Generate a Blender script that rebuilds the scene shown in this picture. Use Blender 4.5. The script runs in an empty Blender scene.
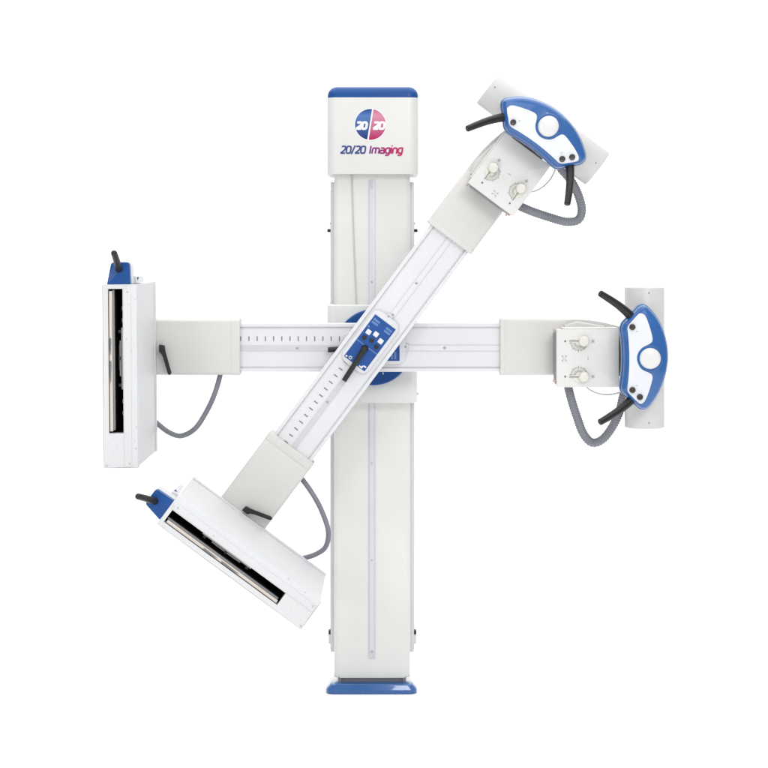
import bpy, bmesh, math, random
from mathutils import Vector, Matrix

random.seed(7)
scene = bpy.context.scene
COL = scene.collection

# ------------------------------------------------------------------ camera
F = 1818.0            # focal length in photo pixels (photo is 768 wide)
HC = 1.457            # lens height above the floor, metres
cam_d = bpy.data.cameras.new("camera")
cam = bpy.data.objects.new("camera", cam_d)
COL.objects.link(cam)
cam.location = (0, -6.0, HC)
cam.rotation_euler = (math.radians(90), 0, 0)
cam_d.sensor_width = 36
cam_d.lens = 36 * F / 768
cam_d.shift_y = -134 / 768
cam_d.clip_end = 500
scene.camera = cam

# ------------------------------------------------------------------ world: white studio surround, dimmer to the sides
world = bpy.data.worlds.new("World")
scene.world = world
world.use_nodes = True
wn = world.node_tree.nodes
wl = world.node_tree.links
bg = wn["Background"]
tc = wn.new("ShaderNodeTexCoord")
sp = wn.new("ShaderNodeSeparateXYZ")
ab = wn.new("ShaderNodeMath"); ab.operation = 'ABSOLUTE'
mr = wn.new("ShaderNodeMapRange"); mr.interpolation_type = 'SMOOTHSTEP'
mr.inputs[1].default_value = 0.38; mr.inputs[2].default_value = 0.95
mr.inputs[3].default_value = 1.34; mr.inputs[4].default_value = 0.55
wl.new(tc.outputs["Generated"], sp.inputs[0])
wl.new(sp.outputs[0], ab.inputs[0])
wl.new(ab.outputs[0], mr.inputs[0])
mb = wn.new("ShaderNodeMapRange"); mb.interpolation_type = 'SMOOTHSTEP'      # the unlit half of the studio behind the camera
mb.inputs[1].default_value = -0.85; mb.inputs[2].default_value = 0.0
mb.inputs[3].default_value = 0.42; mb.inputs[4].default_value = 1.0
wl.new(sp.outputs[1], mb.inputs[0])
mm_ = wn.new("ShaderNodeMath"); mm_.operation = 'MULTIPLY'
wl.new(mr.outputs[0], mm_.inputs[0]); wl.new(mb.outputs[0], mm_.inputs[1])
wl.new(mm_.outputs[0], bg.inputs["Strength"])
bg.inputs["Color"].default_value = (1, 1, 1, 1)

scene.view_settings.view_transform = 'Standard'
scene.view_settings.look = 'None'
scene.view_settings.exposure = 0.09
scene.view_settings.gamma = 1


def area(name, loc, target, size, power, color=(1, 1, 1)):
    d = bpy.data.lights.new(name, 'AREA')
    d.shape = 'RECTANGLE'
    d.size, d.size_y = size
    d.energy = power
    d.color = color
    o = bpy.data.objects.new(name, d)
    COL.objects.link(o)
    o.location = loc
    o.rotation_euler = (Vector(target) - Vector(loc)).to_track_quat('-Z', 'Y').to_euler()
    return o


area("softbox_key", (1.5, -5.4, 3.5), (0, 0, 1.1), (1.7, 1.4), 88)
area("softbox_fill", (-2.4, -5.2, 2.0), (0, 0, 1.0), (1.2, 1.8), 38)
area("softbox_overhead", (0, -0.4, 5.0), (0, -0.4, 0), (8.0, 8.0), 260)

# ------------------------------------------------------------------ materials


def mat(name, col, rough=0.4, metal=0.0, coat=0.0, vary=0.03, bump=0.0, bscale=900.0, spec=0.5, scuff=0.0):
    m = bpy.data.materials.new(name)
    m.use_nodes = True
    n = m.node_tree.nodes
    l = m.node_tree.links
    p = n["Principled BSDF"]
    p.inputs["Roughness"].default_value = rough
    p.inputs["Metallic"].default_value = metal
    p.inputs["Coat Weight"].default_value = coat
    p.inputs["Coat Roughness"].default_value = 0.06
    p.inputs["Specular IOR Level"].default_value = spec
    t = n.new("ShaderNodeTexCoord")
    nz = n.new("ShaderNodeTexNoise")
    nz.inputs["Scale"].default_value = 7.0
    nz.inputs["Detail"].default_value = 4.0
    l.new(t.outputs["Object"], nz.inputs["Vector"])
    r = n.new("ShaderNodeMapRange")
    r.inputs[1].default_value = 0.3; r.inputs[2].default_value = 0.7
    r.inputs[3].default_value = 1 - vary; r.inputs[4].default_value = 1 + vary
    l.new(nz.outputs["Fac"], r.inputs[0])
    mx = n.new("ShaderNodeVectorMath"); mx.operation = 'SCALE'
    mx.inputs[0].default_value = col
    l.new(r.outputs[0], mx.inputs["Scale"])
    src = mx.outputs[0]
    if scuff > 0:
        n2 = n.new("ShaderNodeTexNoise")
        n2.inputs["Scale"].default_value = 95.0; n2.inputs["Detail"].default_value = 2.0
        l.new(t.outputs["Object"], n2.inputs["Vector"])
        r2 = n.new("ShaderNodeMapRange")
        r2.inputs[1].default_value = 0.665; r2.inputs[2].default_value = 0.76
        r2.inputs[3].default_value = 0.0; r2.inputs[4].default_value = scuff
        l.new(n2.outputs["Fac"], r2.inputs[0])
        mm = n.new("ShaderNodeMix"); mm.data_type = 'RGBA'
        l.new(r2.outputs[0], mm.inputs[0])
        l.new(src, mm.inputs[6])
        mm.inputs[7].default_value = (0.25, 0.25, 0.26, 1)
        src = mm.outputs[2]
    l.new(src, p.inputs["Base Color"])
    r3 = n.new("ShaderNodeMapRange")
    r3.inputs[1].default_value = 0.3; r3.inputs[2].default_value = 0.7
    r3.inputs[3].default_value = rough * 0.9; r3.inputs[4].default_value = min(1, rough * 1.12)
    l.new(nz.outputs["Fac"], r3.inputs[0])
    l.new(r3.outputs[0], p.inputs["Roughness"])
    if bump > 0:
        nb = n.new("ShaderNodeTexNoise")
        nb.inputs["Scale"].default_value = bscale; nb.inputs["Detail"].default_value = 1.0
        l.new(t.outputs["Object"], nb.inputs["Vector"])
        b = n.new("ShaderNodeBump")
        b.inputs["Strength"].default_value = bump; b.inputs["Distance"].default_value = 0.001
        l.new(nb.outputs["Fac"], b.inputs["Height"])
        l.new(b.outputs[0], p.inputs["Normal"])
    return m


M = {}
M['column'] = mat("column_paint", (0.612, 0.615, 0.594), 0.42, vary=0.03, bump=0.12, bscale=500)
M['cover'] = mat("cover_paint", (0.560, 0.564, 0.545), 0.38, vary=0.015, bump=0.1, bscale=500)
M['sleeve'] = mat("sleeve_paint", (0.535, 0.529, 0.512), 0.45, vary=0.02, bump=0.15, bscale=500)
M['rail'] = mat("rail_paint", (0.590, 0.596, 0.612), 0.36, vary=0.015)
M['strip'] = mat("strip_aluminium", (0.49, 0.495, 0.53), 0.38, metal=0.1, vary=0.03)
M['guide'] = mat("guide_white", (0.545, 0.552, 0.575), 0.4)
M['edge'] = mat("rail_edge_aluminium", (0.52, 0.53, 0.55), 0.3, metal=0.4)
M['box'] = mat("receptor_paint", (0.540, 0.548, 0.560), 0.45, vary=0.02, bump=0.1, bscale=500, scuff=0.5)
M['coll'] = mat("collimator_paint", (0.585, 0.588, 0.572), 0.48, vary=0.015, bump=0.08)
M['tube'] = mat("tube_paint", (0.505, 0.505, 0.492), 0.42, vary=0.02)
M['white'] = mat("white_plate", (0.600, 0.612, 0.660), 0.4, vary=0.01)
M['knobw'] = mat("white_knob", (0.590, 0.590, 0.590), 0.3, vary=0.01)
M['cream'] = mat("cream_plastic", (0.600, 0.590, 0.530), 0.35, vary=0.02)
M['blue'] = mat("blue_gloss", (0.010, 0.084, 0.275), 0.28, coat=0.8, vary=0.05, spec=0.3)
M['bluesat'] = mat("blue_satin", (0.005, 0.055, 0.215), 0.38, coat=0.1, vary=0.05, spec=0.2)
M['bluepan'] = mat("blue_panel", (0.010, 0.062, 0.245), 0.4, vary=0.05, spec=0.3)
M['pale'] = mat("pale_blue_print", (0.13, 0.22, 0.43), 0.4)
M['black'] = mat("black_rubber", (0.009, 0.009, 0.010), 0.38, vary=0.12, bump=0.1, spec=0.35)
M['dark'] = mat("dark_lining", (0.006, 0.006, 0.006), 0.6)
M['grey'] = mat("grey_mark", (0.14, 0.14, 0.14), 0.5)
M['midgrey'] = mat("grey_print", (0.30, 0.30, 0.29), 0.5)
M['brown'] = mat("brown_button", (0.020, 0.017, 0.014), 0.35)
M['hose'] = mat("grey_hose", (0.160, 0.166, 0.190), 0.5, vary=0.06)
M['cable'] = mat("pale_cable", (0.47, 0.47, 0.45), 0.5)
M['steel'] = mat("steel", (0.42, 0.42, 0.42), 0.3, metal=0.85)
M['brass'] = mat("brass_screw", (0.40, 0.30, 0.25), 0.4, metal=0.3)
M['tray'] = mat("cassette_beige", (0.520, 0.470, 0.420), 0.35, metal=0.2, vary=0.05)
M['plinth'] = mat("plinth_grey", (0.20, 0.20, 0.21), 0.5)
M['floor'] = mat("studio_floor_white", (0.93, 0.93, 0.93), 0.85, vary=0.0, spec=0.1)
M['inkblue'] = mat("ink_blue", (0.014, 0.035, 0.175), 0.45)
M['inkwhite'] = mat("ink_white", (0.72, 0.72, 0.73), 0.45, vary=0.0)


def printed(name, c0, c1, axis, a0, a1, c2=None, mid=0.5):
    """a printed colour fade across a decal (object coordinates, metres)"""
    m = bpy.data.materials.new(name)
    m.use_nodes = True
    n = m.node_tree.nodes; l = m.node_tree.links
    p = n["Principled BSDF"]; p.inputs["Roughness"].default_value = 0.4
    p.inputs["Specular IOR Level"].default_value = 0.2
    t = n.new("ShaderNodeTexCoord"); s = n.new("ShaderNodeSeparateXYZ")
    l.new(t.outputs["Object"], s.inputs[0])
    r = n.new("ShaderNodeMapRange")
    r.inputs[1].default_value = a0; r.inputs[2].default_value = a1
    l.new(s.outputs[axis], r.inputs[0])
    cr = n.new("ShaderNodeValToRGB")
    cr.color_ramp.elements[0].color = (*c0, 1)
    cr.color_ramp.elements[1].color = (*c1, 1)
    if c2:
        e = cr.color_ramp.elements.new(mid); e.color = (*c2, 1)
    l.new(r.outputs[0], cr.inputs[0])
    l.new(cr.outputs[0], p.inputs["Base Color"])
    return m


# ------------------------------------------------------------------ mesh helpers


def X(px, d): return (px - 384.0) * d / F
def Z(py, d): return HC + (250.0 - py) * d / F
def Y(d): return d - 6.0
def P(px, py, d): return Vector((X(px, d), Y(d), Z(py, d)))
def S(n, d=5.8): return n * d / F


def rrect(u0, v0, u1, v1, r, n=6):
    pts = []
    for cu, cv, a in ((u1 - r, v1 - r, 0), (u0 + r, v1 - r, 90), (u0 + r, v0 + r, 180), (u1 - r, v0 + r, 270)):
        for k in range(n + 1):
            t = math.radians(a + 90 * k / n)
            pts.append((cu + r * math.cos(t), cv + r * math.sin(t)))
    return pts


def circ(u, v, r, n=48):
    return [(u + r * math.cos(2 * math.pi * k / n), v + r * math.sin(2 * math.pi * k / n)) for k in range(n)]


def roundpoly(pts, r, n=5):
    """round each corner of a polygon with radius-like cut r (number or list)"""
    out = []
    N = len(pts)
    for i in range(N):
        p = Vector(pts[i]); a = Vector(pts[i - 1]); b = Vector(pts[(i + 1) % N])
        ri = r[i] if isinstance(r, (list, tuple)) else r
        ua = (a - p); ub = (b - p)
        c = min(ri, ua.length * 0.48, ub.length * 0.48)
        if c < 1e-6:
            out.append(tuple(p)); continue
        s = p + ua.normalized() * c; e = p + ub.normalized() * c
        for k in range(n + 1):
            t = k / n
            out.append(tuple((1 - t) ** 2 * s + 2 * t * (1 - t) * p + t * t * e))
    return out


def spline(pts, n=8, closed=False):
    N = len(pts)
    V = [Vector(p) for p in pts]
    out = []
    rng = N if closed else N - 1
    for i in range(rng):
        if closed:
            p0, p1, p2, p3 = V[i - 1], V[i], V[(i + 1) % N], V[(i + 2) % N]
        else:
            p1, p2 = V[i], V[i + 1]
            p0 = V[i - 1] if i else p1 * 2 - p2
            p3 = V[i + 2] if i + 2 < N else p2 * 2 - p1
        for k in range(n):
            t = k / n
            out.append(0.5 * ((2 * p1) + (p2 - p0) * t + (2 * p0 - 5 * p1 + 4 * p2 - p3) * t * t + (3 * p1 - p0 - 3 * p2 + p3) * t ** 3))
    if not closed:
        out.append(V[-1])
    return out


class G:
    """collects shapes into ONE mesh"""

    def __init__(self):
        self.bm = bmesh.new()

    def _merge(self, b, mi):
        bmesh.ops.recalc_face_normals(b, faces=b.faces)
        for f in b.faces:
            f.material_index = mi
        me = bpy.data.meshes.new("tmp")
        b.to_mesh(me); b.free()
        self.bm.from_mesh(me)
        bpy.data.meshes.remove(me)

    def prism(self, pts, a0, a1, axis='Y', bev=(0, 0), seg=3, mi=0, scale1=None):
        b = bmesh.new()
        def mp(u, v, a):
            return {'Y': (u, a, v), 'Z': (u, v, a), 'X': (a, u, v)}[axis]
        pts1 = pts
        if scale1:
            cu = (max(p[0] for p in pts) + min(p[0] for p in pts)) / 2
            cv = (max(p[1] for p in pts) + min(p[1] for p in pts)) / 2
            pts1 = [(cu + (p[0] - cu) * scale1[0], cv + (p[1] - cv) * scale1[1]) for p in pts]
        A = [b.verts.new(mp(*p[:2], a0)) for p in pts]
        B = [b.verts.new(mp(*p[:2], a1)) for p in pts1]
        n = len(pts)
        b.faces.new(A); b.faces.new(B)
        for i in range(n):
            b.faces.new((A[i], A[(i + 1) % n], B[(i + 1) % n], B[i]))
        for ring, r in ((A, bev[0]), (B, bev[1])):
            if r > 0:
                s = set(ring)
                es = [e for e in b.edges if e.verts[0] in s and e.verts[1] in s and e.is_valid]
                bmesh.ops.bevel(b, geom=es, offset=r, offset_type='OFFSET', segments=seg, profile=0.5, affect='EDGES', clamp_overlap=True)
        self._merge(b, mi)
        return self

    def box(self, lo, hi, bev=0.0, seg=2, mi=0):
        b = bmesh.new()
        bmesh.ops.create_cube(b, size=1)
        for v in b.verts:
            v.co = Vector([(lo[i] + hi[i]) / 2 + v.co[i] * (hi[i] - lo[i]) for i in range(3)])
        if bev > 0:
            bmesh.ops.bevel(b, geom=b.edges[:], offset=bev, offset_type='OFFSET', segments=seg, profile=0.5, affect='EDGES', clamp_overlap=True)
        self._merge(b, mi)
        return self

    def tube(self, path, rad, n=16, mi=0, round_ends=False):
        path = [Vector(p) for p in path]
        N = len(path)
        R = [rad(i / (N - 1)) if callable(rad) else rad for i in range(N)]
        if round_ends:
            t0 = (path[0] - path[1]).normalized(); t1 = (path[-1] - path[-2]).normalized()
            pre = []; post = []; rp = []; rq = []
            for k in range(4):
                a = math.radians(90 * k / 4)
                pre.append(path[0] + t0 * R[0] * math.cos(a)); rp.append(max(1e-5, R[0] * math.sin(a)))
            for k in range(3, -1, -1):
                a = math.radians(90 * k / 4)
                post.append(path[-1] + t1 * R[-1] * math.cos(a)); rq.append(max(1e-5, R[-1] * math.sin(a)))
            path = pre + path + post; R = rp + R + rq
            N = len(path)
        b = bmesh.new()
        T = [(path[min(i + 1, N - 1)] - path[max(i - 1, 0)]).normalized() for i in range(N)]
        ref = Vector((0, 1, 0)) if abs(T[0].y) < 0.9 else Vector((1, 0, 0))
        u = T[0].cross(ref).normalized()
        rings = []
        for i in range(N):
            u = (u - T[i] * u.dot(T[i])).normalized()
            w = T[i].cross(u)
            rings.append([b.verts.new(path[i] + (u * math.cos(2 * math.pi * k / n) + w * math.sin(2 * math.pi * k / n)) * R[i]) for k in range(n)])
        for i in range(N - 1):
            for k in range(n):
                b.faces.new((rings[i][k], rings[i][(k + 1) % n], rings[i + 1][(k + 1) % n], rings[i + 1][k]))
        b.faces.new(rings[0]); b.faces.new(rings[-1])
        self._merge(b, mi)
        return self

    def corrugated(self, ctrl, r0, pitch, depth, n=18, mi=0):
        pts = spline(ctrl, 40)
        L = [0.0]
        for i in range(1, len(pts)):
            L.append(L[-1] + (pts[i] - pts[i - 1]).length)
        tot = L[-1]; cnt = max(4, int(tot / pitch * 4))
        out = []; j = 0
        for k in range(cnt + 1):
            s = tot * k / cnt
            while j < len(L) - 2 and L[j + 1] < s: j += 1
            t = (s - L[j]) / max(1e-9, L[j + 1] - L[j])
            out.append(pts[j].lerp(pts[j + 1], min(1, t)))
        prof = (0.0, 0.6, 1.0, 0.6)
        self.tube(out, lambda q: r0 - depth * prof[int(round(q * cnt)) % 4], n, mi)
        return self

    def lathe(self, base, axis, prof, n=40, mi=0):
        """prof: (distance along axis, radius)"""
        ax = Vector(axis).normalized()
        ref = Vector((0, 0, 1)) if abs(ax.z) < 0.9 else Vector((1, 0, 0))
        u = ax.cross(ref).normalized(); w = ax.cross(u)
        b = bmesh.new(); rings = []
        for h, r in prof:
            c = Vector(base) + ax * h
            rings.append([b.verts.new(c + (u * math.cos(2 * math.pi * k / n) + w * math.sin(2 * math.pi * k / n)) * max(r, 1e-5)) for k in range(n)])
        for i in range(len(rings) - 1):
            for k in range(n):
                b.faces.new((rings[i][k], rings[i][(k + 1) % n], rings[i + 1][(k + 1) % n], rings[i + 1][k]))
        b.faces.new(rings[0]); b.faces.new(rings[-1])
        self._merge(b, mi)
        return self

    def stroke(self, p, q, w, y, t=0.0006, mi=0):
        """thin flat bar in the XZ plane between two (x, z) points"""
        a = Vector(p); c = Vector(q); d = (c - a).normalized(); nn = Vector((-d.y, d.x)) * w / 2
        self.prism([tuple(a + nn), tuple(a - nn), tuple(c - nn), tuple(c + nn)], y - t, y, 'Y', mi=mi)
        return self

    def text(self, body, x0, x1, z0, z1, y, shear=0.0, fat=0.0, mi=0):
        cu = bpy.data.curves.new("t", 'FONT')
        cu.body = body; cu.size = 1; cu.extrude = 0.004; cu.shear = shear; cu.offset = fat
        ob = bpy.data.objects.new("t", cu)
        COL.objects.link(ob)
        dg = bpy.context.evaluated_depsgraph_get(); dg.update()
        me = bpy.data.meshes.new_from_object(ob.evaluated_get(dg))
        bpy.data.objects.remove(ob); bpy.data.curves.remove(cu)
        xs = [v.co.x for v in me.vertices]; ys = [v.co.y for v in me.vertices]
        a, c = min(xs), max(xs)
        # height fitted on the capital / digit height (about 0.69 of the size) when z range is that of capitals
        h = 0.692 if any(ch in body for ch in "gjpqy") else max(ys) - min(ys)
        base = 0.0 if any(ch in body for ch in "gjpqy") else min(ys)
        for v in me.vertices:
            v.co = Vector((x0 + (v.co.x - a) / (c - a) * (x1 - x0), y - v.co.z * 0.1 - 0.0004, z0 + (v.co.y - base) / h * (z1 - z0)))
        b = bmesh.new(); b.from_mesh(me); bpy.data.meshes.remove(me)
        self._merge(b, mi)
        return self

    # squarish stroke letters: polylines on a 1-high grid, (advance, strokes, corner radius)
    GLYPHS = {
        '2': (0.66, [[(0.04, 0.98), (0.54, 1.02), (0.54, 0.56), (0.03, 0.0)], [(0.0, 0), (0.58, 0)]]),
        '0': (0.68, [[(0.04, 0), (0.04, 1), (0.56, 1), (0.56, 0), (0.04, 0)]]),
        '/': (0.44, [[(0.02, -0.14), (0.34, 1.12)]]),
        'I': (0.26, [[(0.08, -0.06), (0.08, 1.06)]]),
        'm': (0.86, [[(0.05, -0.06), (0.05, 0.74), (0.41, 0.74), (0.41, -0.06)], [(0.41, 0.74), (0.77, 0.74), (0.77, -0.06)]]),
        'a': (0.58, [[(0.06, 0.74), (0.47, 0.74), (0.47, -0.06)], [(0.47, 0.0), (0.04, 0.0), (0.04, 0.41), (0.47, 0.41)]]),
        'g': (0.58, [[(0.47, 0.0), (0.04, 0.0), (0.04, 0.74), (0.47, 0.74)], [(0.47, 0.80), (0.47, -0.30), (0.06, -0.30)]]),
        'i': (0.20, [[(0.06, -0.06), (0.06, 0.80)], [(0.06, 0.98), (0.06, 1.12)]]),
        'n': (0.58, [[(0.05, -0.06), (0.05, 0.74), (0.47, 0.74), (0.47, -0.06)]]),
    }

    def word(self, body, x0, x1, z0, z1, y, shear, w, mi=0):
        """stroke lettering between x0..x1 (width) and z0..z1 (capital height)"""
        adv = 0.0; lines = []
        for ch in body:
            a, st = self.GLYPHS[ch]
            for pl in st:
                lines.append([(adv + p[0], p[1]) for p in pl])
            adv += a
        pts = [(p[0] + shear * p[1]) for pl in lines for p in pl]
        lo, hi = min(pts) - w / 2, max(pts) + w / 2
        h = z1 - z0
        ky = h * (1 - w)                      # stroke centre lines run inside the capital height
        kx = (x1 - x0) / (hi - lo)
        lvl = 0
        for pl in lines:
            P2 = []
            for p in pl:
                yy_ = p[1]
                P2.append(Vector((x0 + (p[0] + shear * yy_ - lo) * kx, z0 + h * w / 2 + yy_ * ky)))
            hw = w * h / 2
            rc = max(hw * 2.3, 0.24 * h)
            closed = (P2[0] - P2[-1]).length < 1e-7
            path = [P2[0]]
            n = len(P2)
            if closed:
                mid = (P2[0] + P2[1]) / 2
                P2 = [mid] + P2[1:-1] + [P2[0], mid]; path = [mid]; n = len(P2)
            for i in range(1, n - 1):
                a_ = P2[i - 1] - P2[i]; b_ = P2[i + 1] - P2[i]
                c = min(rc, a_.length * 0.45, b_.length * 0.45)
                s_ = P2[i] + a_.normalized() * c; e_ = P2[i] + b_.normalized() * c
                for k in range(6):
                    t = k / 5
                    path.append((1 - t) ** 2 * s_ + 2 * t * (1 - t) * P2[i] + t * t * e_)
            path.append(P2[-1])
            L = []; R = []
            m = len(path)
            for i in range(m):
                if closed and i in (0, m - 1):
                    t_ = (path[1] - path[m - 2]).normalized()
                else:
                    t_ = (path[min(i + 1, m - 1)] - path[max(i - 1, 0)]).normalized()
                nn = Vector((-t_.y, t_.x)) * hw
                L.append(path[i] + nn); R.append(path[i] - nn)
            b = bmesh.new()
            ys = y - 0.0004 - 0.00009 * lvl
            lvl += 1
            vl = [b.verts.new((q.x, ys, q.y)) for q in L]; vr = [b.verts.new((q.x, ys, q.y)) for q in R]
            for i in range(m - 1):
                b.faces.new((vl[i], vr[i], vr[i + 1], vl[i + 1]))
            for f in b.faces:
                if f.normal.y > 0: f.normal_flip()
                f.material_index = mi
            me = bpy.data.meshes.new("tmp"); b.to_mesh(me); b.free()
            self.bm.from_mesh(me); bpy.data.meshes.remove(me)
        return self

    def rings(self, pts, prof, mi=0):
        """closed outline (u, v) -> body through rings (inset, y) with caps"""
        b = bmesh.new(); n = len(pts)
        area2 = sum(pts[i][0] * pts[(i + 1) % n][1] - pts[(i + 1) % n][0] * pts[i][1] for i in range(n))
        sg = 1 if area2 > 0 else -1
        P2 = [Vector(p) for p in pts]
        N2 = []
        for i in range(n):
            t = (P2[(i + 2) % n] - P2[i - 2]).normalized()
            N2.append(Vector((-t.y, t.x)) * sg)
        rr = []
        for ins, y in prof:
            q = [P2[i] + N2[i] * ins for i in range(n)]
            rr.append([b.verts.new((v.x, y, v.y)) for v in q])
        for i in range(len(rr) - 1):
            for k in range(n):
                b.faces.new((rr[i][k], rr[i][(k + 1) % n], rr[i + 1][(k + 1) % n], rr[i + 1][k]))
        b.faces.new(rr[0]); b.faces.new(rr[-1])
        self._merge(b, mi)
        return self

    def obj(self, name, mats, parent=None, origin=None, smooth=32, xf=None):
        me = bpy.data.meshes.new(name)
        if xf is not None:
            self.bm.transform(xf)
        o = bpy.data.objects.new(name, me)
        org = Vector(origin) if origin is not None else None
        if org is not None:
            bmesh.ops.translate(self.bm, verts=self.bm.verts, vec=-org)
        self.bm.to_mesh(me); self.bm.free()
        for m in (mats if isinstance(mats, (list, tuple)) else [mats]):
            me.materials.append(m)
        for p in me.polygons:
            p.use_smooth = True
        me.set_sharp_from_angle(angle=math.radians(smooth))
        COL.objects.link(o)
        if parent is not None:
            o.parent = parent
        return o


def empty(name, loc, label, cat, group=None):
    o = bpy.data.objects.new(name, None)
    o.empty_display_size = 0.1
    COL.objects.link(o)
    o.location = loc
    o["label"] = label; o["category"] = cat
    if group: o["group"] = group
    return o


# ------------------------------------------------------------------ floor
g = G()
g.box((-5, -8, -0.2), (5, 4.2, 0.0))
fl = g.obj("studio_floor", M['floor'])
fl["kind"] = "structure"
fl["label"] = "plain white studio floor under the blue base"
fl["category"] = "floor"

# ------------------------------------------------------------------ the stand (column)
CX = X(372.4, 6.0)
root = empty("x_ray_stand", (CX, 0.1, 0.0), "tall white upright column with blue cap, blue foot and round blue pivot disc", "x-ray stand")
O = (CX, 0.1, 0.0)
# base plate
d = 5.96
x0, x1 = X(326, d), X(417, d)
hb = 0.031
g = G()
g.prism(rrect(x0, Y(d), x1, 0.034, 0.022, 5), 0.001, 0.014, 'Z', bev=(0.003, 0))
g.prism(rrect(x0, Y(d), x1, 0.034, 0.022, 5), 0.014, hb, 'Z', bev=(0, 0.004), scale1=(0.90, 0.86))
g.obj("base_plate", M['blue'], root, O)
# plinth
g = G()
g.box((X(338, 6), 0.012, hb - 0.001), (X(406, 6), 0.034, 0.047))
g.box((X(338, 6), 0.0345, 0.0), (X(406, 6), 0.23, 0.047))
for px in (339.5, 404.5):
    g.box((X(px - 1.6, 6), 0.003, hb), (X(px + 1.6, 6), 0.012, 0.046))
g.obj("plinth", M['plinth'], root, O)
# column shaft
xl, xr = X(333.9, 6), X(410.2, 6)
zb, zt = Z(677.9, 6), Z(110, 6)
g = G()
g.prism(rrect(xl, 0.0, xr, 0.25, 0.020, 8), zb, zt, 'Z', bev=(0.006, 0))
g.obj("column", M['column'], root, O)
# slim side rails
for s, (a, b2) in enumerate(((330.6, 334.6), (409.6, 414.0))):
    dd = 6.09
    g = G()
    g.box((X(a, dd), Y(dd), Z(652, dd)), (X(b2, dd), 0.21, Z(182, dd)), 0.0015)
    sgn = -1 if s == 0 else 1
    ex = X(a, dd) if s == 0 else X(b2, dd)
    g.box((min(ex, ex + sgn * 0.0022), Y(dd) + 0.03, Z(651, dd)), (max(ex, ex + sgn * 0.0022), 0.16, Z(190, dd)), 0.0005)
    g.obj("side_rail", M['rail'], root, O)
# bumpers
for px, sgn in ((329.4, -1), (415.4, 1)):
    dd = 6.09
    c = P(px, 230.5, dd); c.y += 0.03
    g = G()
    g.lathe(c + Vector((-sgn * 0.004, 0, 0)), (sgn, 0, 0), ((0, 0.004), (0.004, 0.0055), (0.010, 0.0055), (0.012, 0.004)), 20)
    g.lathe(P(px - sgn * 1.2, 223.3, dd) + Vector((0, 0.03, 0)), (sgn, 0, 0), ((0, 0.003), (0.004, 0.003)), 12, mi=1)
    g.obj("end_stop", [M['black'], M['steel']], root, O)
    g = G()
    c = P(px - sgn * 0.6, 640, dd); c.y += 0.02
    g.box((c.x - 0.0055, c.y - 0.008, c.z - 0.016), (c.x + 0.0055, c.y + 0.02, c.z + 0.016), 0.002, mi=1)
    g.box((c.x - 0.006, c.y - 0.009, c.z + 0.0162), (c.x + 0.006, c.y + 0.02, c.z + 0.029), 0.003, mi=0)
    g.obj("end_stop", [M['black'], M['white']], root, O)
# central guide strip
gx = X(371.9, 6)
g = G()
hw = S(3.2, 6)
g.prism(rrect(gx - hw, Z(658.5, 6), gx + hw, Z(180.5, 6), 0.004, 4), -0.0035, 0.002, 'Y', bev=(0.0008, 0), seg=2)
g.prism(rrect(gx - hw * 0.6, Z(650, 6), gx + hw * 0.6, Z(187, 6), 0.002, 3), -0.0042, -0.0030, 'Y', mi=1)
gs = g.obj("guide_strip", [M['strip'], M['guide']], root, O)
for py in (188, 281.5, 463, 560, 651.5):
    g = G()
    g.lathe((gx, -0.0040, Z(py, 6)), (0, -1, 0), ((0, 0.0034), (0.0014, 0.0034), (0.002, 0.0024)), 16)
    g.obj("screw", M['steel'], gs, O)
# thin lift cable on the upper column, left of the strip
g = G()
g.tube([P(351.5, 168, 5.997), P(353.6, 236, 5.997), P(356.6, 310, 5.997)], 0.0021, 8)
g.obj("lift_cable", M['cable'], root, O)

# top cover
d = 5.955
x0, x1 = X(327, d), X(418.6, d)
z0, zm, z1 = Z(174, d), Z(97.0, d), Z(86.2, d)
g = G()
g.prism(rrect(x0, Y(d), x1, 0.29, 0.034, 10), z0, zm - 0.001, 'Z', bev=(0.004, 0.0015))
cov = g.obj("top_cover", M['cover'], root, O)
g = G()
g.prism(rrect(x0 + 0.0008, Y(d) + 0.0008, x1 - 0.0008, 0.289, 0.034, 10), zm - 0.001, z1, 'Z', bev=(0.001, 0.030), seg=8)
g.obj("cap", M['bluesat'], cov, O, smooth=50)
# emblem: split disc with white 20 | 20
dl = d - 0.0008
ec = (X(370.4, dl), Z(124.4, dl)); er = S(15.4, dl)
yy = Y(d)
def half(side, gap):
    ang = math.radians(81)                      # slanted divider
    dv = Vector((math.cos(ang), math.sin(ang))); nn = Vector((dv.y, -dv.x)) * side   # towards the side
    pts = []
    for k in range(0, 65):
        t = -math.pi / 2 + math.pi * k / 64
        q = nn * (er * math.cos(t)) + dv * (er * math.sin(t))
        if q.dot(nn) >= gap:
            pts.append((ec[0] + q.x, ec[1] + q.y))
    return pts
zc = ec[1]
eb = printed("emblem_blue", (0.003, 0.014, 0.13), (0.008, 0.035, 0.19), 2, zc - er, zc + er, (0.07, 0.15, 0.37), 0.78)
ep = printed("emblem_pink", (0.33, 0.001, 0.085), (0.44, 0.09, 0.18), 2, zc - er, zc + er, (0.52, 0.21, 0.30), 0.80)
g = G()
g.prism(circ(ec[0], ec[1], er * 1.05, 64), yy - 0.0004, yy + 0.001, 'Y', mi=2)
g.prism(half(-1, S(0.65, dl)), yy - 0.0009, yy + 0.001, 'Y', mi=0)
g.prism(half(1, S(0.65, dl)), yy - 0.0009, yy + 0.001, 'Y', mi=1)
def ex(v): return X(330 + v / 8.533, dl)
def ez(v): return Z(95 + v / 8.533, dl)
g.word("20", ex(214), ex(326), ez(298), ez(224), yy - 0.0012, 0.10, 0.27, mi=2)
g.word("20", ex(356), ex(478), ez(298), ez(224), yy - 0.0012, 0.10, 0.27, mi=2)
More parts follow.
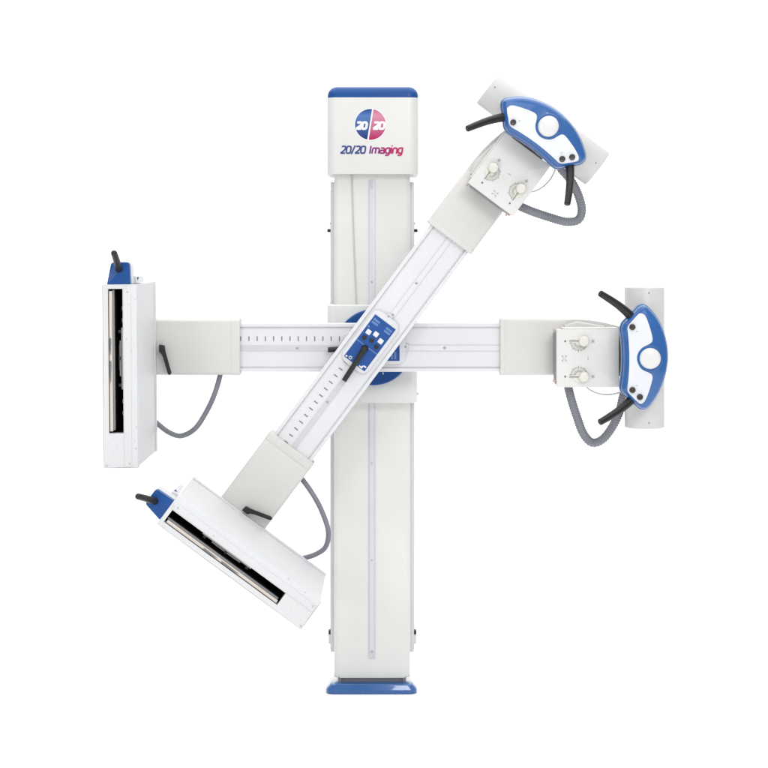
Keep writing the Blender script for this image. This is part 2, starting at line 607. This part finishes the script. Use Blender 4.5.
# origin of these decals stays at the world origin so that the printed fade lines up
em = g.obj("emblem", [eb, ep, M['inkwhite']], cov, None)
em.matrix_parent_inverse = Matrix.Translation(-Vector(O))
ig = printed("ink_magenta", (0.11, 0.015, 0.15), (0.40, 0.010, 0.09), 0, ex(330), ex(560))
g = G()
g.word("20/20", ex(82), ex(312), ez(503), ez(431), yy, 0.13, 0.19, mi=0)
g.word("Imaging", ex(332), ex(628), ez(503), ez(431), yy, 0.13, 0.18, mi=1)
lt = g.obj("lettering", [M['inkblue'], ig], cov, None)
lt.matrix_parent_inverse = Matrix.Translation(-Vector(O))

# carriage sliding on the column, with the pivot disc
d = 5.94
x0, x1 = X(327, d), X(417.2, d)
g = G()
g.prism(rrect(x0, Y(d), x1, 0.28, 0.022, 8), Z(403, d), Z(305, d), 'Z', bev=(0.004, 0.004))
car = g.obj("carriage", M['column'], root, O)
g = G()
g.lathe(P(416.6, 395, d) + Vector((0.0, 0.05, 0)), (1, 0, 0), ((0, 0.004), (0.006, 0.004), (0.007, 0.003)), 16)
g.obj("knob", M['cable'], car, O)
d = 5.90
pc = P(373.6, 347.4, d)
g = G()
g.lathe((pc.x, Y(5.94), pc.z), (0, -1, 0), ((0, S(38, d)), (0.036, S(38, d)), (0.040, S(37, d)), (0.040, S(20, d)), (0.0401, 0.06), (0.0401, 0.01)), 72)
g.stroke((pc.x + S(9.5, d), pc.z - S(27, d)), (pc.x + S(9.5, d), pc.z - S(25, d)), 0.003, pc.y, mi=1)
dk = g.obj("pivot_disc", [M['bluesat'], M['inkwhite']], car, O)
PY = Y(5.90)                # disc front, where the arm is mounted

# ------------------------------------------------------------------ the swivel arm, built level first
RD = 5.80                   # depth of the rail's front
PV = Vector((X(373.5, RD), PY - 0.0005, Z(347.7, RD)))
ARMS = "swivel arms mounted on the column"
arm = empty("swivel_arm", PV, "level white swivel arm running straight across behind the tilted one", "swivel arm", ARMS)
yr = Y(RD)

def part(gm, name, mats, parent=None, **k):
    return gm.obj(name, mats, parent or arm, PV, **k)

# hub between disc and rail
g = G()
g.lathe((PV.x, PV.y, PV.z), (0, -1, 0), ((0, 0.05), (-(yr + 0.05 - PV.y), 0.05)), 40)
part(g, "hub", M['strip'])

# rail profile (y, z): a shallow channel with raised lips
zt, zb2 = Z(323.4, RD), Z(371.8, RD)
yb = yr + 0.05
lip = S(3.4, RD)
prof = [(yb, zb2), (yb, zt), (yr + 0.002, zt), (yr, zt - 0.002), (yr, zt - lip), (yr + 0.007, zt - lip - 0.001),
        (yr + 0.004, zt - lip - 0.007), (yr + 0.004, zb2 + lip + 0.007), (yr + 0.007, zb2 + lip + 0.001), (yr, zb2 + lip), (yr, zb2 + 0.002), (yr + 0.002, zb2)]
g = G()
g.prism(prof, X(205, RD), X(540, RD), 'X')
rail = part(g, "rail", M['rail'], smooth=20)
zs0, zs1 = Z(351.0, RD), Z(345.4, RD)
g = G()
g.box((X(207, RD), yr + 0.0025, zs0), (X(345, RD), yr + 0.0045, zs1))
g.box((X(402, RD), yr + 0.0025, zs0), (X(538, RD), yr + 0.0045, zs1), mi=1)
for zz in (zs0, zs1):
    g.box((X(402, RD), yr + 0.0020, zz - 0.0006), (X(538, RD), yr + 0.0046, zz + 0.0006), mi=0)
part(g, "centre_strip", [M['strip'], M['rail']], rail)
px = 240.6
while px < 344:
    g = G()
    g.box((X(px - 0.5, RD), yr + 0.0030, Z(341.0, RD)), (X(px + 0.5, RD), yr + 0.0042, Z(336.4, RD)))
    part(g, "scale_mark", M['grey'], rail)
    px += 8.23
for px, py in ((297.2, 348), (405.5, 348), (444.6, 348)):
    g = G()
    g.lathe(Vector((X(px, RD), yr + 0.0026, Z(py, RD))), (0, -1, 0), ((0, 0.0042), (0.0012, 0.0042), (0.0022, 0.003)), 18)
    part(g, "screw", M['steel'], rail)

# sleeves at both ends
SD = 5.785
ysf = Y(SD)
def sleeve_prof(pt, pb, r, gr=0.0):
    return rrect(ysf - gr, Z(pb, SD) - gr, ysf + 0.085 + gr, Z(pt, SD) + gr, r, 6)
g = G()
g.prism(sleeve_prof(319.2, 375.2, 0.010), X(140, SD), X(231.5, SD), 'X', bev=(0.001, 0.0006))
g.prism(sleeve_prof(319.2, 375.2, 0.010, 0.0008), X(231.5, SD), X(239.8, SD), 'X', bev=(0.0006, 0.002))
part(g, "end_sleeve", M['sleeve'])
g = G()
g.prism(sleeve_prof(319.2, 375.4, 0.010, 0.0008), X(500.5, SD), X(505.5, SD), 'X', bev=(0.002, 0.0006))
g.prism(sleeve_prof(319.2, 375.4, 0.010), X(505.5, SD), X(566, SD), 'X', bev=(0.0006, 0.001))
slv = part(g, "end_sleeve", M['sleeve'])
# tapering neck behind the collimator
nd = 5.787
out = [(X(a, nd), Z(b, nd)) for a, b in ((564, 319.5), (576, 319.6), (590, 320.4), (604, 322.6), (616, 325.6), (628, 329.5), (642, 336), (642, 366), (564, 374.6))]
g = G()
g.prism(out, Y(nd), Y(nd) + 0.08, 'Y', bev=(0.004, 0.004))
out = [(X(a, nd), Z(b, nd)) for a, b in ((564, 325), (577, 321.2), (604, 325.8), (604, 336), (564, 336))]
g.prism(out, Y(nd) - 0.012, Y(nd) + 0.01, 'Y', bev=(0.006, 0))
part(g, "neck", M['sleeve'])

# receptor box at the left end
rf, rb = 5.325, 5.784
yf, ybk = Y(rf), Y(rb)
bx0, bx1 = X(102.8, rf), X(137.2, rf)
bz0, bz1 = Z(468.3, rf), Z(284.4, rf)
rc = Vector(((bx0 + bx1) / 2, 0, (bz0 + bz1) / 2))
TILT = Matrix.Translation(rc) @ Matrix.Rotation(math.radians(-0.5), 4, 'Y') @ Matrix.Translation(-rc)
def frame_prism(gm, o, h, ya, yb_, mi=0):
    """rectangular frame (outer o, hole h as x0,z0,x1,z1) from ya to yb_"""
    b = bmesh.new()
    def ring(r, y): return [b.verts.new((r[0], y, r[1])), b.verts.new((r[2], y, r[1])), b.verts.new((r[2], y, r[3])), b.verts.new((r[0], y, r[3]))]
    of, ob_, hf, hb_ = ring(o, ya), ring(o, yb_), ring(h, ya), ring(h, yb_)
    for i in range(4):
        j = (i + 1) % 4
        b.faces.new((of[i], of[j], hf[j], hf[i])); b.faces.new((ob_[i], ob_[j], hb_[j], hb_[i]))
        b.faces.new((of[i], of[j], ob_[j], ob_[i])); b.faces.new((hf[i], hf[j], hb_[j], hb_[i]))
    s = set(of)
    es = [e for e in b.edges if (e.verts[0] in s and e.verts[1] in s)]
    bmesh.ops.bevel(b, geom=es, offset=0.0018, offset_type='OFFSET', segments=2, profile=0.5, affect='EDGES')
    gm._merge(b, mi)
hx0, hx1, hz0, hz1 = X(108.6, rf), X(123.2, rf), Z(433.4, rf), Z(288.8, rf)
g = G()
frame_prism(g, (bx0, bz0, bx1, bz1), (hx0, hz0, hx1, hz1), yf, yf + 0.034)              # front bezel
frame_prism(g, (bx0 + 0.008, bz0 + 0.008, bx1 - 0.0095, bz1 - 0.008), (hx0 - 0.002, hz0 - 0.002, hx1 + 0.002, hz1 + 0.002), yf + 0.034, yf + 0.042)
frame_prism(g, (bx0 + 0.0015, bz0 + 0.0015, bx1 - 0.0030, bz1 - 0.0015), (hx0 - 0.002, hz0 - 0.002, hx1 + 0.002, hz1 + 0.002), yf + 0.042, ybk - 0.036)
frame_prism(g, (bx0 + 0.006, bz0 + 0.006, bx1 - 0.0080, bz1 - 0.006), (hx0 - 0.002, hz0 - 0.002, hx1 + 0.002, hz1 + 0.002), ybk - 0.036, ybk - 0.03)
g.box((bx0, bz0 * 0 + ybk - 0.03, bz0), (bx1, ybk, bz1), 0.0015)                             # rear flange
rec = part(g, "receptor_box", M['box'], xf=TILT)
g = G()
frame_prism(g, (hx0 - 0.0018, hz0 - 0.0018, hx1 + 0.0018, hz1 + 0.0018), (hx0 - 0.0002, hz0 - 0.0002, hx1 + 0.0002, hz1 + 0.0002), yf + 0.035, ybk - 0.033)
g.box((hx0 - 0.0018, ybk - 0.0328, hz0 - 0.0018), (hx1 + 0.0018, ybk - 0.0305, hz1 + 0.0018))
part(g, "slot_lining", M['dark'], rec, xf=TILT)
g = G()
g.box((X(109.3, rf), yf + 0.004, Z(431.5, rf)), (X(112.6, rf), yf + 0.012, Z(291, rf)), 0.0015)
g.box((X(112.6, rf), yf + 0.010, Z(430.5, rf)), (X(114.4, rf), yf + 0.022, Z(290, rf)), 0.0008, mi=1)
g.box((X(109.6, rf), yf + 0.0224, Z(430.5, rf)), (X(114.0, rf), yf + 0.36, Z(291.5, rf)), 0.0006, mi=3)
for a, b_ in ((339, 355), (362, 383)):
    g.prism(spline([(X(109.6, rf), Z(a, rf)), (X(111.2, rf), Z(a, rf)), (X(111.0, rf), Z((a + b_) / 2, rf)), (X(110.6, rf), Z(b_, rf)), (X(109.5, rf), Z((a + b_) / 2, rf))], 5, True), yf + 0.002, yf + 0.01, 'Y', mi=2)
part(g, "cassette_tray", [M['tray'], M['plinth'], M['grey'], M['dark']], rec, xf=TILT)
g = G()                                                                                       # latch rail inside the slot
g.box((X(120.6, rf), yf + 0.02, Z(390, rf)), (X(122.4, rf), yf + 0.05, Z(328, rf)), 0.0008)
g.box((X(118.4, rf), yf + 0.03, Z(377, rf)), (X(119.5, rf), yf + 0.06, Z(341, rf)), 0.0008)
for py in (310, 322, 404, 416):
    g.box((X(119.8, rf), yf + 0.05, Z(py + 0.8, rf)), (X(121.2, rf), yf + 0.07, Z(py - 3.2, rf)), 0.0005, mi=0)
g.box((X(116.2, rf), yf + 0.06, Z(372, rf)), (X(117.0, rf), yf + 0.08, Z(346, rf)), 0.0004, mi=0)
for py in (332, 359, 386):
    g.box((X(117.2, rf), yf + 0.028, Z(py + 1.6, rf)), (X(122.6, rf), yf + 0.045, Z(py - 1.6, rf)), 0.0006, mi=1)
part(g, "latch_rail", [M['midgrey'], M['black']], rec, xf=TILT)
g = G()
g.box((X(123.8, rf), yf - 0.0022, Z(466.6, rf)), (X(131.3, rf), yf + 0.0005, Z(286.4, rf)), 0.0012)
part(g, "cover_strip", M['box'], rec, xf=TILT)
for px, py in ((128.3, 292), (129.2, 463.6), (106, 465.8)):
    g = G()
    g.lathe(Vector((X(px, rf), yf - (0.002 if px > 120 else 0.0), Z(py, rf))), (0, -1, 0), ((0, 0.0030), (0.0012, 0.0030), (0.0018, 0.002)), 14)
    part(g, "screw", M['steel'], rec, xf=TILT)
# handle block on top of the receptor box
zz0 = bz1 + 0.0006
out = [(X(107.6, rf), zz0), (X(131.0, rf), zz0), (X(130.2, rf), Z(262.2, rf)), (X(112.0, rf), Z(262.2, rf))]
g = G()
g.prism(roundpoly(out, [0.001, 0.001, 0.011, 0.009]), yf + 0.004, yf + 0.030, 'Y', bev=(0.003, 0.0))
hm = part(g, "handle_mount", M['bluesat'], rec, xf=TILT)
g = G()
out = [(X(108.0, rf), zz0), (X(130.6, rf), zz0), (X(129.6, rf), Z(263, rf)), (X(112.6, rf), Z(263, rf))]
g.prism(roundpoly(out, [0.001, 0.001, 0.010, 0.008]), yf + 0.030, yf + 0.10, 'Y', bev=(0, 0.004), scale1=None)
g.prism([(bx0 + 0.018, zz0), (bx1 - 0.012, zz0), (bx1 - 0.016, zz0 + 0.022), (bx0 + 0.022, zz0 + 0.022)], yf + 0.10, yf + 0.30, 'Y', bev=(0, 0.006), scale1=(0.9, 0.6))
part(g, "mount_block", M['box'], rec, xf=TILT)
g = G()
c = P(137.5, 277.5, 5.46)
g.lathe(c - Vector((0, 0, 0.014)), (0, 0, 1), ((0, 0.004), (0.009, 0.004), (0.010, 0.0065), (0.014, 0.0065), (0.015, 0.005)), 16)
part(g, "knob", M['inkblue'], rec, xf=TILT)
g = G()
g.tube([P(119.9, 269.5, rf + 0.02), P(119.6, 268, rf - 0.01), P(117.6, 260.5, rf - 0.05), P(115.2, 253.2, rf - 0.09)], lambda t: 0.0118 - 0.0028 * t, 18, round_ends=True)
part(g, "grip", M['black'], rec, xf=TILT, smooth=60)

# clamp lever at the receptor end of the sleeve
g = G()
ld = 5.765
g.lathe((X(162.6, ld), ysf + 0.002, Z(348, ld)), (0, -1, 0), ((0, 0.006), (0.012, 0.006)), 14)
out = [(X(a, ld), Z(b, ld)) for a, b in ((159.2, 344.4), (164.8, 345.4), (165.3, 350.5), (168.2, 361), (171.6, 373.0), (170.2, 375.3), (168.3, 374.4), (163.2, 357), (161.4, 353.5), (159.2, 351.5))]
g.prism(roundpoly(out, 0.003, 3), Y(ld) - 0.008, Y(ld) + 0.005, 'Y', bev=(0.002, 0.002), seg=2)
part(g, "clamp_lever", M['black'])

# receptor hose
g = G()
hd = 5.80
g.corrugated([P(221, 366, hd + 0.02), P(220.2, 375, hd + 0.02), P(214.6, 394, hd), P(206.6, 411.3, hd), P(195.2, 428.4, hd - 0.02), P(181.5, 435.8, hd), P(169.5, 432.6, hd + 0.01), P(158.5, 424.5, hd + 0.012), P(148, 414, hd + 0.012)], S(2.75), 0.0048, 0.0009)
part(g, "receptor_hose", M['hose'], smooth=60)

# control panel in the middle of the rail
pd = 5.793
cu_, cv_ = X(373.6, pd), Z(347.7, pd)
def U(u): return cu_ + S(u, pd)
def V(v): return cv_ + S(v, pd)
g = G()
g.prism(rrect(U(-30), V(-16.4), U(32), V(16.4), 0.024, 8), Y(pd), yr + 0.0042, 'Y', bev=(0.003, 0))
hp = part(g, "panel_housing", M['guide'])
yp = Y(pd) - 0.0014
g = G()
g.prism(rrect(U(-26), V(-13.2), U(26), V(13.2), 0.0012, 3), yp, yp + 0.002, 'Y', bev=(0.0005, 0), seg=1)
g.stroke((U(-5), V(-13.0)), (U(-5), V(13.0)), 0.0022, yp + 0.0002, mi=1)
for v0 in (7.6, -8.0):                                    # two faint lines of print per caption, too small to read
    for r_, u0 in ((0, 21.6), (1, 18.4)):
        vv = v0 - 3.4
        for i in range(5):
            w = 1.1
            g.stroke((U(u0), V(vv)), (U(u0), V(vv + w)), S(2.2), yp + 0.0002, mi=1)
            vv += 1.5
g.prism(circ(U(12.4), V(11.0), S(0.9), 12), yp - 0.0006, yp + 0.0004, 'Y', mi=1)
for (u, v, w, h) in ((-24.3, 11.2, 1.6, 1.8), (-23.3, 8.3, 2.6, 0.8), (-23.3, 5.6, 2.6, 0.8), (-24.4, 7, 0.7, 3.4), (-22.2, 7, 0.7, 3.4), (-23.9, -8.6, 3.0, 1.4), (-22.0, -10.6, 1.4, 3.0), (-24.6, -6.6, 1.1, 2.6)):
    g.box((U(u - w / 2), yp - 0.0005, V(v - h / 2)), (U(u + w / 2), yp + 0.0004, V(v + h / 2)), mi=2)
pan = part(g, "control_panel", [M['bluepan'], M['pale'], M['inkwhite']], hp)
for u, v in ((7.8, 7.7), (10.4, 0.2), (7.6, -7.9)):
    g = G()
    g.prism(rrect(U(u - 2.5), V(v - 2.6), U(u + 2.5), V(v + 2.6), 0.002, 3), yp - 0.004, yp + 0.0005, 'Y', bev=(0.0012, 0))
    part(g, "button", M['white'], hp)
for u, v in ((1.0, 7.9), (2.9, 0.0), (0.6, -7.9)):
    g = G()
    g.lathe((U(u), yp + 0.0004, V(v)), (0, -1, 0), ((0, S(2.4)), (0.004, S(2.3)), (0.005, S(1.7))), 20)
    part(g, "button", M['black'], hp)
g = G()
a = Vector((U(-7.3), yp - 0.010, V(0.8))); b_ = Vector((U(-45.5), yp - 0.0135, V(-2.0)))
g.tube([a, a.lerp(b_, 0.25), a.lerp(b_, 0.6), b_], lambda t: 0.0094 - 0.0012 * t, 18)
g.lathe((U(-7.6), yp + 0.0006, V(0.8)), (0, -1, 0), ((0, 0.012), (0.006, 0.0115), (0.012, 0.0095), (0.0185, 0.007), (0.0195, 0.002)), 24)
part(g, "brake_lever", M['black'], hp, smooth=50)
g = G()
g.box((U(30.6), yr - 0.004, V(-3.6)), (U(35.0), yr + 0.0045, V(3.6)), 0.001)
g.lathe((U(31.6), yr - 0.004, V(0.9)), (0, -1, 0), ((0, 0.004), (0.002, 0.004), (0.003, 0.003)), 14, mi=1)
part(g, "latch", [M['strip'], M['plinth']])

# ---------------- tube head at the right end
# collimator box
cdp = 5.685
yc = Y(cdp)
cx0, cx1, cz0, cz1 = X(556.6, cdp), X(619.4, cdp), Z(387.4, cdp), Z(329.4, cdp)
g = G()
g.prism(rrect(cx0, cz0, cx1, cz1, 0.0045, 4), yc, yc + 0.016, 'Y', bev=(0.003, 0.001))
g.prism(rrect(cx0 + 0.004, cz0 + 0.002, cx1 - 0.003, cz1 - 0.001, 0.004, 4), yc + 0.016, ysf - 0.0004, 'Y')
g.box((cx0 + 0.02, yc + 0.006, cz1), (cx1 - 0.0, yc + 0.09, cz1 + 0.0042), 0.001)            # top flange
coll = part(g, "collimator", M['coll'])
g = G()
g.box((cx0 - 0.0012, yc + 0.020, Z(384.2, cdp)), (cx0 + 0.0038, ysf - 0.002, Z(334, cdp)), 0.001)  # grey strip for the rubber recess, its shade put into the colour
part(g, "shaded_recess_strip", M['plinth'], coll)
for px, py in ((556.6, 331.6), (554.2, 330.0), (556.0, 383.6), (554.0, 381.0)):
    g = G()
    g.lathe((X(px, cdp), yc + 0.010, Z(py, cdp)), (-1, 0, 0), ((-0.006, 0.0034), (0.002, 0.0034), (0.0034, 0.002)), 12)
    part(g, "screw", M['brass'], coll)
def dial(cx, cy, sgn):
    """sgn +1: scale fans downward, -1: upward"""
    g = G()
    c = (X(cx, cdp), Z(cy, cdp)); q = lambda n: S(n, cdp)
    fc = (c[0] - q(4.6), c[1] - sgn * q(1.2))
    g.prism(circ(fc[0], fc[1], q(6.6), 36), yc - 0.003, yc + 0.001, 'Y', bev=(0.001, 0), mi=0)
    for k in range(17):
        t = math.radians(184 + 168 * k / 16) if sgn > 0 else math.radians(176 - 168 * k / 16)
        r0, r1 = (q(7.3), q(9.6)) if k % 4 == 0 else (q(7.3), q(8.7))
        e = Vector((math.cos(t), math.sin(t)))
        g.stroke((fc[0] + e.x * r0, fc[1] + e.y * r0), (fc[0] + e.x * r1, fc[1] + e.y * r1), q(0.5), yc - 0.0001, mi=1)
    # knurled skirt ribs
    for k in range(13):
        t = math.radians(190 + 156 * k / 12) if sgn > 0 else math.radians(170 - 156 * k / 12)
        e = Vector((math.cos(t), math.sin(t)))
        g.stroke((fc[0] + e.x * q(3.4), fc[1] + e.y * q(3.4)), (fc[0] + e.x * q(6.1), fc[1] + e.y * q(6.1)), q(0.55), yc - 0.003, 0.0008, mi=2)
    g.lathe((c[0], yc - 0.002, c[1]), (0, -1, 0), ((0, q(5.3)), (0.012, q(5.1)), (0.017, q(4.9)), (0.0195, q(4.2)), (0.0205, q(2.5))), 32, mi=0)
    g.stroke((c[0] - q(14.4), c[1] + sgn * q(0.3)), (c[0] - q(5.2), c[1] + sgn * q(0.3)), q(0.8), yc - 0.0034, 0.0012, mi=3)
    g.prism(circ(c[0] - q(18.4), c[1], q(1.05), 16), yc - 0.0008, yc + 0.001, 'Y', mi=3)
    # small lamp-shaped print right of the knob
    lc = (c[0] + q(9.3), c[1])
    g.prism(circ(lc[0], lc[1], q(1.2), 14), yc - 0.0006, yc + 0.001, 'Y', mi=2)
    for k in range(8):
        e = Vector((math.cos(k * math.pi / 4), math.sin(k * math.pi / 4)))
        g.stroke((lc[0] + e.x * q(1.4), lc[1] + e.y * q(1.4)), (lc[0] + e.x * q(2.1), lc[1] + e.y * q(2.1)), q(0.35), yc - 0.0001, mi=2)
    part(g, "dial", [M['cream'], M['grey'], M['midgrey'], M['grey']], coll)
dial(583.6, 341.2, 1)
dial(583.6, 376.6, -1)
g = G()
q = lambda n: S(n, cdp)
ic = (X(564.2, cdp), Z(358.4, cdp))
for sx in (-1, 1):
    for sz in (-1, 1):
        g.stroke((ic[0] + sx * q(2.4), ic[1] + sz * q(2.6)), (ic[0] + sx * q(0.9), ic[1] + sz * q(2.6)), q(0.5), yc - 0.0001)
        g.stroke((ic[0] + sx * q(2.4), ic[1] + sz * q(2.4)), (ic[0] + sx * q(0.7), ic[1] + sz * q(0.7)), q(0.5), yc - 0.0001)
part(g, "print_mark", M['midgrey'], coll)
g = G()
ic2 = (X(588, cdp), Z(358.4, cdp))
g.stroke((ic2[0], ic2[1] - q(1.8)), (ic2[0], ic2[1] + q(1.8)), q(0.6), yc - 0.0001)
part(g, "print_mark", M['midgrey'], coll)

# tube housing
td = 5.715
tcx = X(644.4, td); trd = S(20.0, td - 0.05)
z0, z1 = Z(428.4, td - 0.03), Z(287.2, td - 0.03)
g = G()
g.lathe((tcx, Y(td), z0), (0, 0, 1), ((0.0, trd * 0.93), (0.0015, trd * 0.98), (0.004, trd), (z1 - z0 - 0.004, trd), (z1 - z0 - 0.0015, trd * 0.98), (z1 - z0, trd * 0.93)), 72)
tub = part(g, "tube_housing", M['tube'], smooth=50)
for py in (292.9, 423.0):
    g = G()
    xx = X(649.0, td - trd)
    yy2 = Y(td) - math.sqrt(trd ** 2 - (xx - tcx) ** 2)
    g.lathe((xx, yy2 + 0.001, Z(py, td - trd)), (0, -1, 0), ((0, 0.0024), (0.0016, 0.0024), (0.002, 0.0015)), 12)
    part(g, "screw", M['plinth'], tub)
# dark swivel block between collimator and console
g = G()
g.box((cx1 + 0.0006, Y(5.650), Z(377, 5.66)), (X(632, 5.66), Y(5.72), Z(337, 5.66)), 0.002)
part(g, "swivel_block", M['black'])

# console
cd = 5.56
ycs = Y(cd)
def cpts(lst): return [(X(a, cd), Z(b, cd)) for a, b in lst]
outer = [(643.5, 304.6), (647.0, 305.4), (651.5, 309.6), (656.6, 315.4), (661.0, 322.4), (664.4, 330), (667.0, 338.4), (668.8, 348), (669.3, 358.4), (668.4, 367.6), (666.5, 377), (663.8, 385.6), (660.0, 393.8), (655.6, 401), (651.4, 406.6), (647.6, 409.4), (643.6, 410.0), (640.0, 408.6),
         (633, 402.4), (626.4, 396.6), (622.6, 392.4), (621.4, 389), (621.6, 385), (622.6, 378), (623.6, 368), (623.9, 358), (623.5, 347), (622.6, 337), (621.5, 330.4), (622.2, 326.2), (624.2, 322.0), (630.4, 316), (635.6, 310.6), (639.4, 306.6)]
op = [tuple(v) for v in spline(cpts(outer), 4, True)]
g = G()
g.rings(op, [(0.003, ycs + 0.062), (-0.0015, ycs + 0.056), (-0.0015, ycs + 0.030), (0.0, ycs + 0.0285), (0.0022, ycs + 0.0275), (0.0022, ycs + 0.0255), (0.0012, ycs + 0.0240), (0.0016, ycs + 0.017), (0.0030, ycs + 0.0115), (0.0052, ycs + 0.0070), (0.0080, ycs + 0.0035), (0.0110, ycs + 0.0012), (0.0135, ycs + 0.0003), (0.0140, ycs)])
con = part(g, "control_console", M['blue'], smooth=60)
inner = [(638.6, 314.0), (641.4, 313.4), (644.6, 315.0), (646.8, 319), (649.6, 326.9), (651.6, 334), (652.5, 339.4), (651.4, 342.6), (647.4, 345.0), (642.6, 347.4), (638.8, 351.6), (637.0, 358.4),
         (638.6, 365.4), (642.4, 369.8), (647.4, 372.0), (651.4, 374.2), (652.5, 377.4), (651.6, 382), (649.4, 389.8), (646.4, 397.6), (643.6, 402.4), (640.6, 403.8), (637.6, 402.0), (632.4, 396.8), (628.6, 392.8), (627.4, 389.6), (628.0, 383), (628.8, 374), (629.3, 364), (629.3, 353), (628.8, 343), (628.0, 334), (627.4, 328.4), (628.6, 325.0), (632.6, 320.4)]
ip = [tuple(v) for v in spline(cpts(inner), 3, True)]
g = G()
g.prism(ip, ycs - 0.0016, ycs + 0.002, 'Y', bev=(0.0006, 0), seg=1)
for cx, cy in ((637, 331.4), (636.8, 385.6)):
    g.box((X(cx - 1.0, cd), ycs - 0.0020, Z(cy + 0.3, cd)), (X(cx + 1.2, cd), ycs - 0.0010, Z(cy - 0.3, cd)), mi=1)
part(g, "face_plate", [M['white'], M['midgrey']], con)
kc = (X(650.0, cd), Z(358.4, cd)); q = lambda n: S(n, cd)
g = G()
g.lathe((kc[0], ycs + 0.001, kc[1]), (0, -1, 0), ((0, q(13.3)), (0.003, q(13.1)), (0.0045, q(12.5)), (0.0045, q(9.5))), 56)
part(g, "knob_ring", M['blue'], con)
g = G()
g.lathe((kc[0], ycs - 0.003, kc[1]), (0, -1, 0), ((0, q(10.6)), (0.004, q(10.5)), (0.0075, q(9.8)), (0.0100, q(8.0)), (0.0115, q(5.0)), (0.012, q(1.5))), 48)
part(g, "centre_knob", M['knobw'], con, smooth=60)
for px, py in ((632.2, 327.0), (632.3, 389.9), (639.7, 396.9)):
    g = G()
    c = (X(px, cd), ycs - 0.0014, Z(py, cd))
    g.lathe(c, (0, -1, 0), ((0, q(3.1)), (0.006, q(3.0)), (0.008, q(2.4)), (0.0075, q(1.4)), (0.0078, q(0.4))), 24)
    part(g, "button", M['brown'], con)
for pts_ in (((634.5, 319.6, 0.028), (630.2, 315.4, 0.022), (624, 309.8, 0.010), (617.0, 304.2, -0.006), (608, 298.2, -0.024), (600.4, 293.5, -0.038)),
             ((634.5, 396.8, 0.028), (630.2, 401.0, 0.022), (624, 406.4, 0.010), (617.0, 411.8, -0.006), (608, 417.6, -0.024), (600.0, 422.2, -0.038))):
    path = spline([P(a, b2, cd + e) for a, b2, e in pts_], 5)
    g = G()
    g.tube(path, lambda t: S(4.9, cd) - S(1.6, cd) * t, 20)
    g.tube([path[-1], path[-1] + (path[-1] - path[-2]).normalized() * 0.0015], S(2.9, cd), 20)
    part(g, "grab_handle", M['black'], con, smooth=60)

# tube hose and thin cable
g = G()
hd = 5.74
g.corrugated([P(567, 381, hd + 0.02), P(568.6, 388.5, hd + 0.01), P(571.8, 401, hd), P(577.4, 418.4, hd), P(583.6, 434, hd), P(592.4, 442.6, hd), P(602.8, 439.0, hd), P(612.6, 426.4, hd), P(619.6, 411.0, hd - 0.01), P(622.8, 397.6, hd - 0.02), P(626, 388, hd - 0.02)], S(4.6), 0.0080, 0.0020, n=22)
part(g, "tube_hose", M['hose'], smooth=60)
g = G()
g.tube(spline([P(586, 386, hd), P(589, 389.2, hd), P(596, 392.8, hd), (P(605, 394.6, hd)), P(613.5, 394.0, hd), P(624, 391.4, hd - 0.02)], 6), S(0.75), 10)
part(g, "thin_cable", M['cable'])


# ------------------------------------------------------------------ second arm: a copy of the first, tilted and in front
def copy_tree(o, parent=None):
    c = o.copy()
    COL.objects.link(c)
    if parent is not None:
        c.parent = parent
    for ch in list(o.children):
        copy_tree(ch, c)
    return c


arm2 = copy_tree(arm)
# the tilted arm is a slightly slimmer build than the level one and stands 83 mm in front of it
arm2.location = (-0.03377, PV.y - 0.083, 1.17304)
arm2.rotation_euler = (0, -math.radians(53.16), 0)
arm2.scale = (0.9915, 1.0, 0.9578)
arm2["label"] = "tilted white swivel arm rising to the upper right in front of the level one"
for ch in arm2.children:
    if ch.name.startswith(("receptor_box", "clamp_lever")):
        ch.location = (S(2.6), 0, -S(2.5)) if ch.name.startswith("receptor_box") else (S(1.5), 0, 0)
    if ch.name.startswith("panel_housing") or ch.name.startswith("latch"):
        ch.location = (-S(4.0), 0, S(1.2))
    if ch.name.startswith("control_console"):
        ch.location = (S(0.8), 0, -S(3.5))
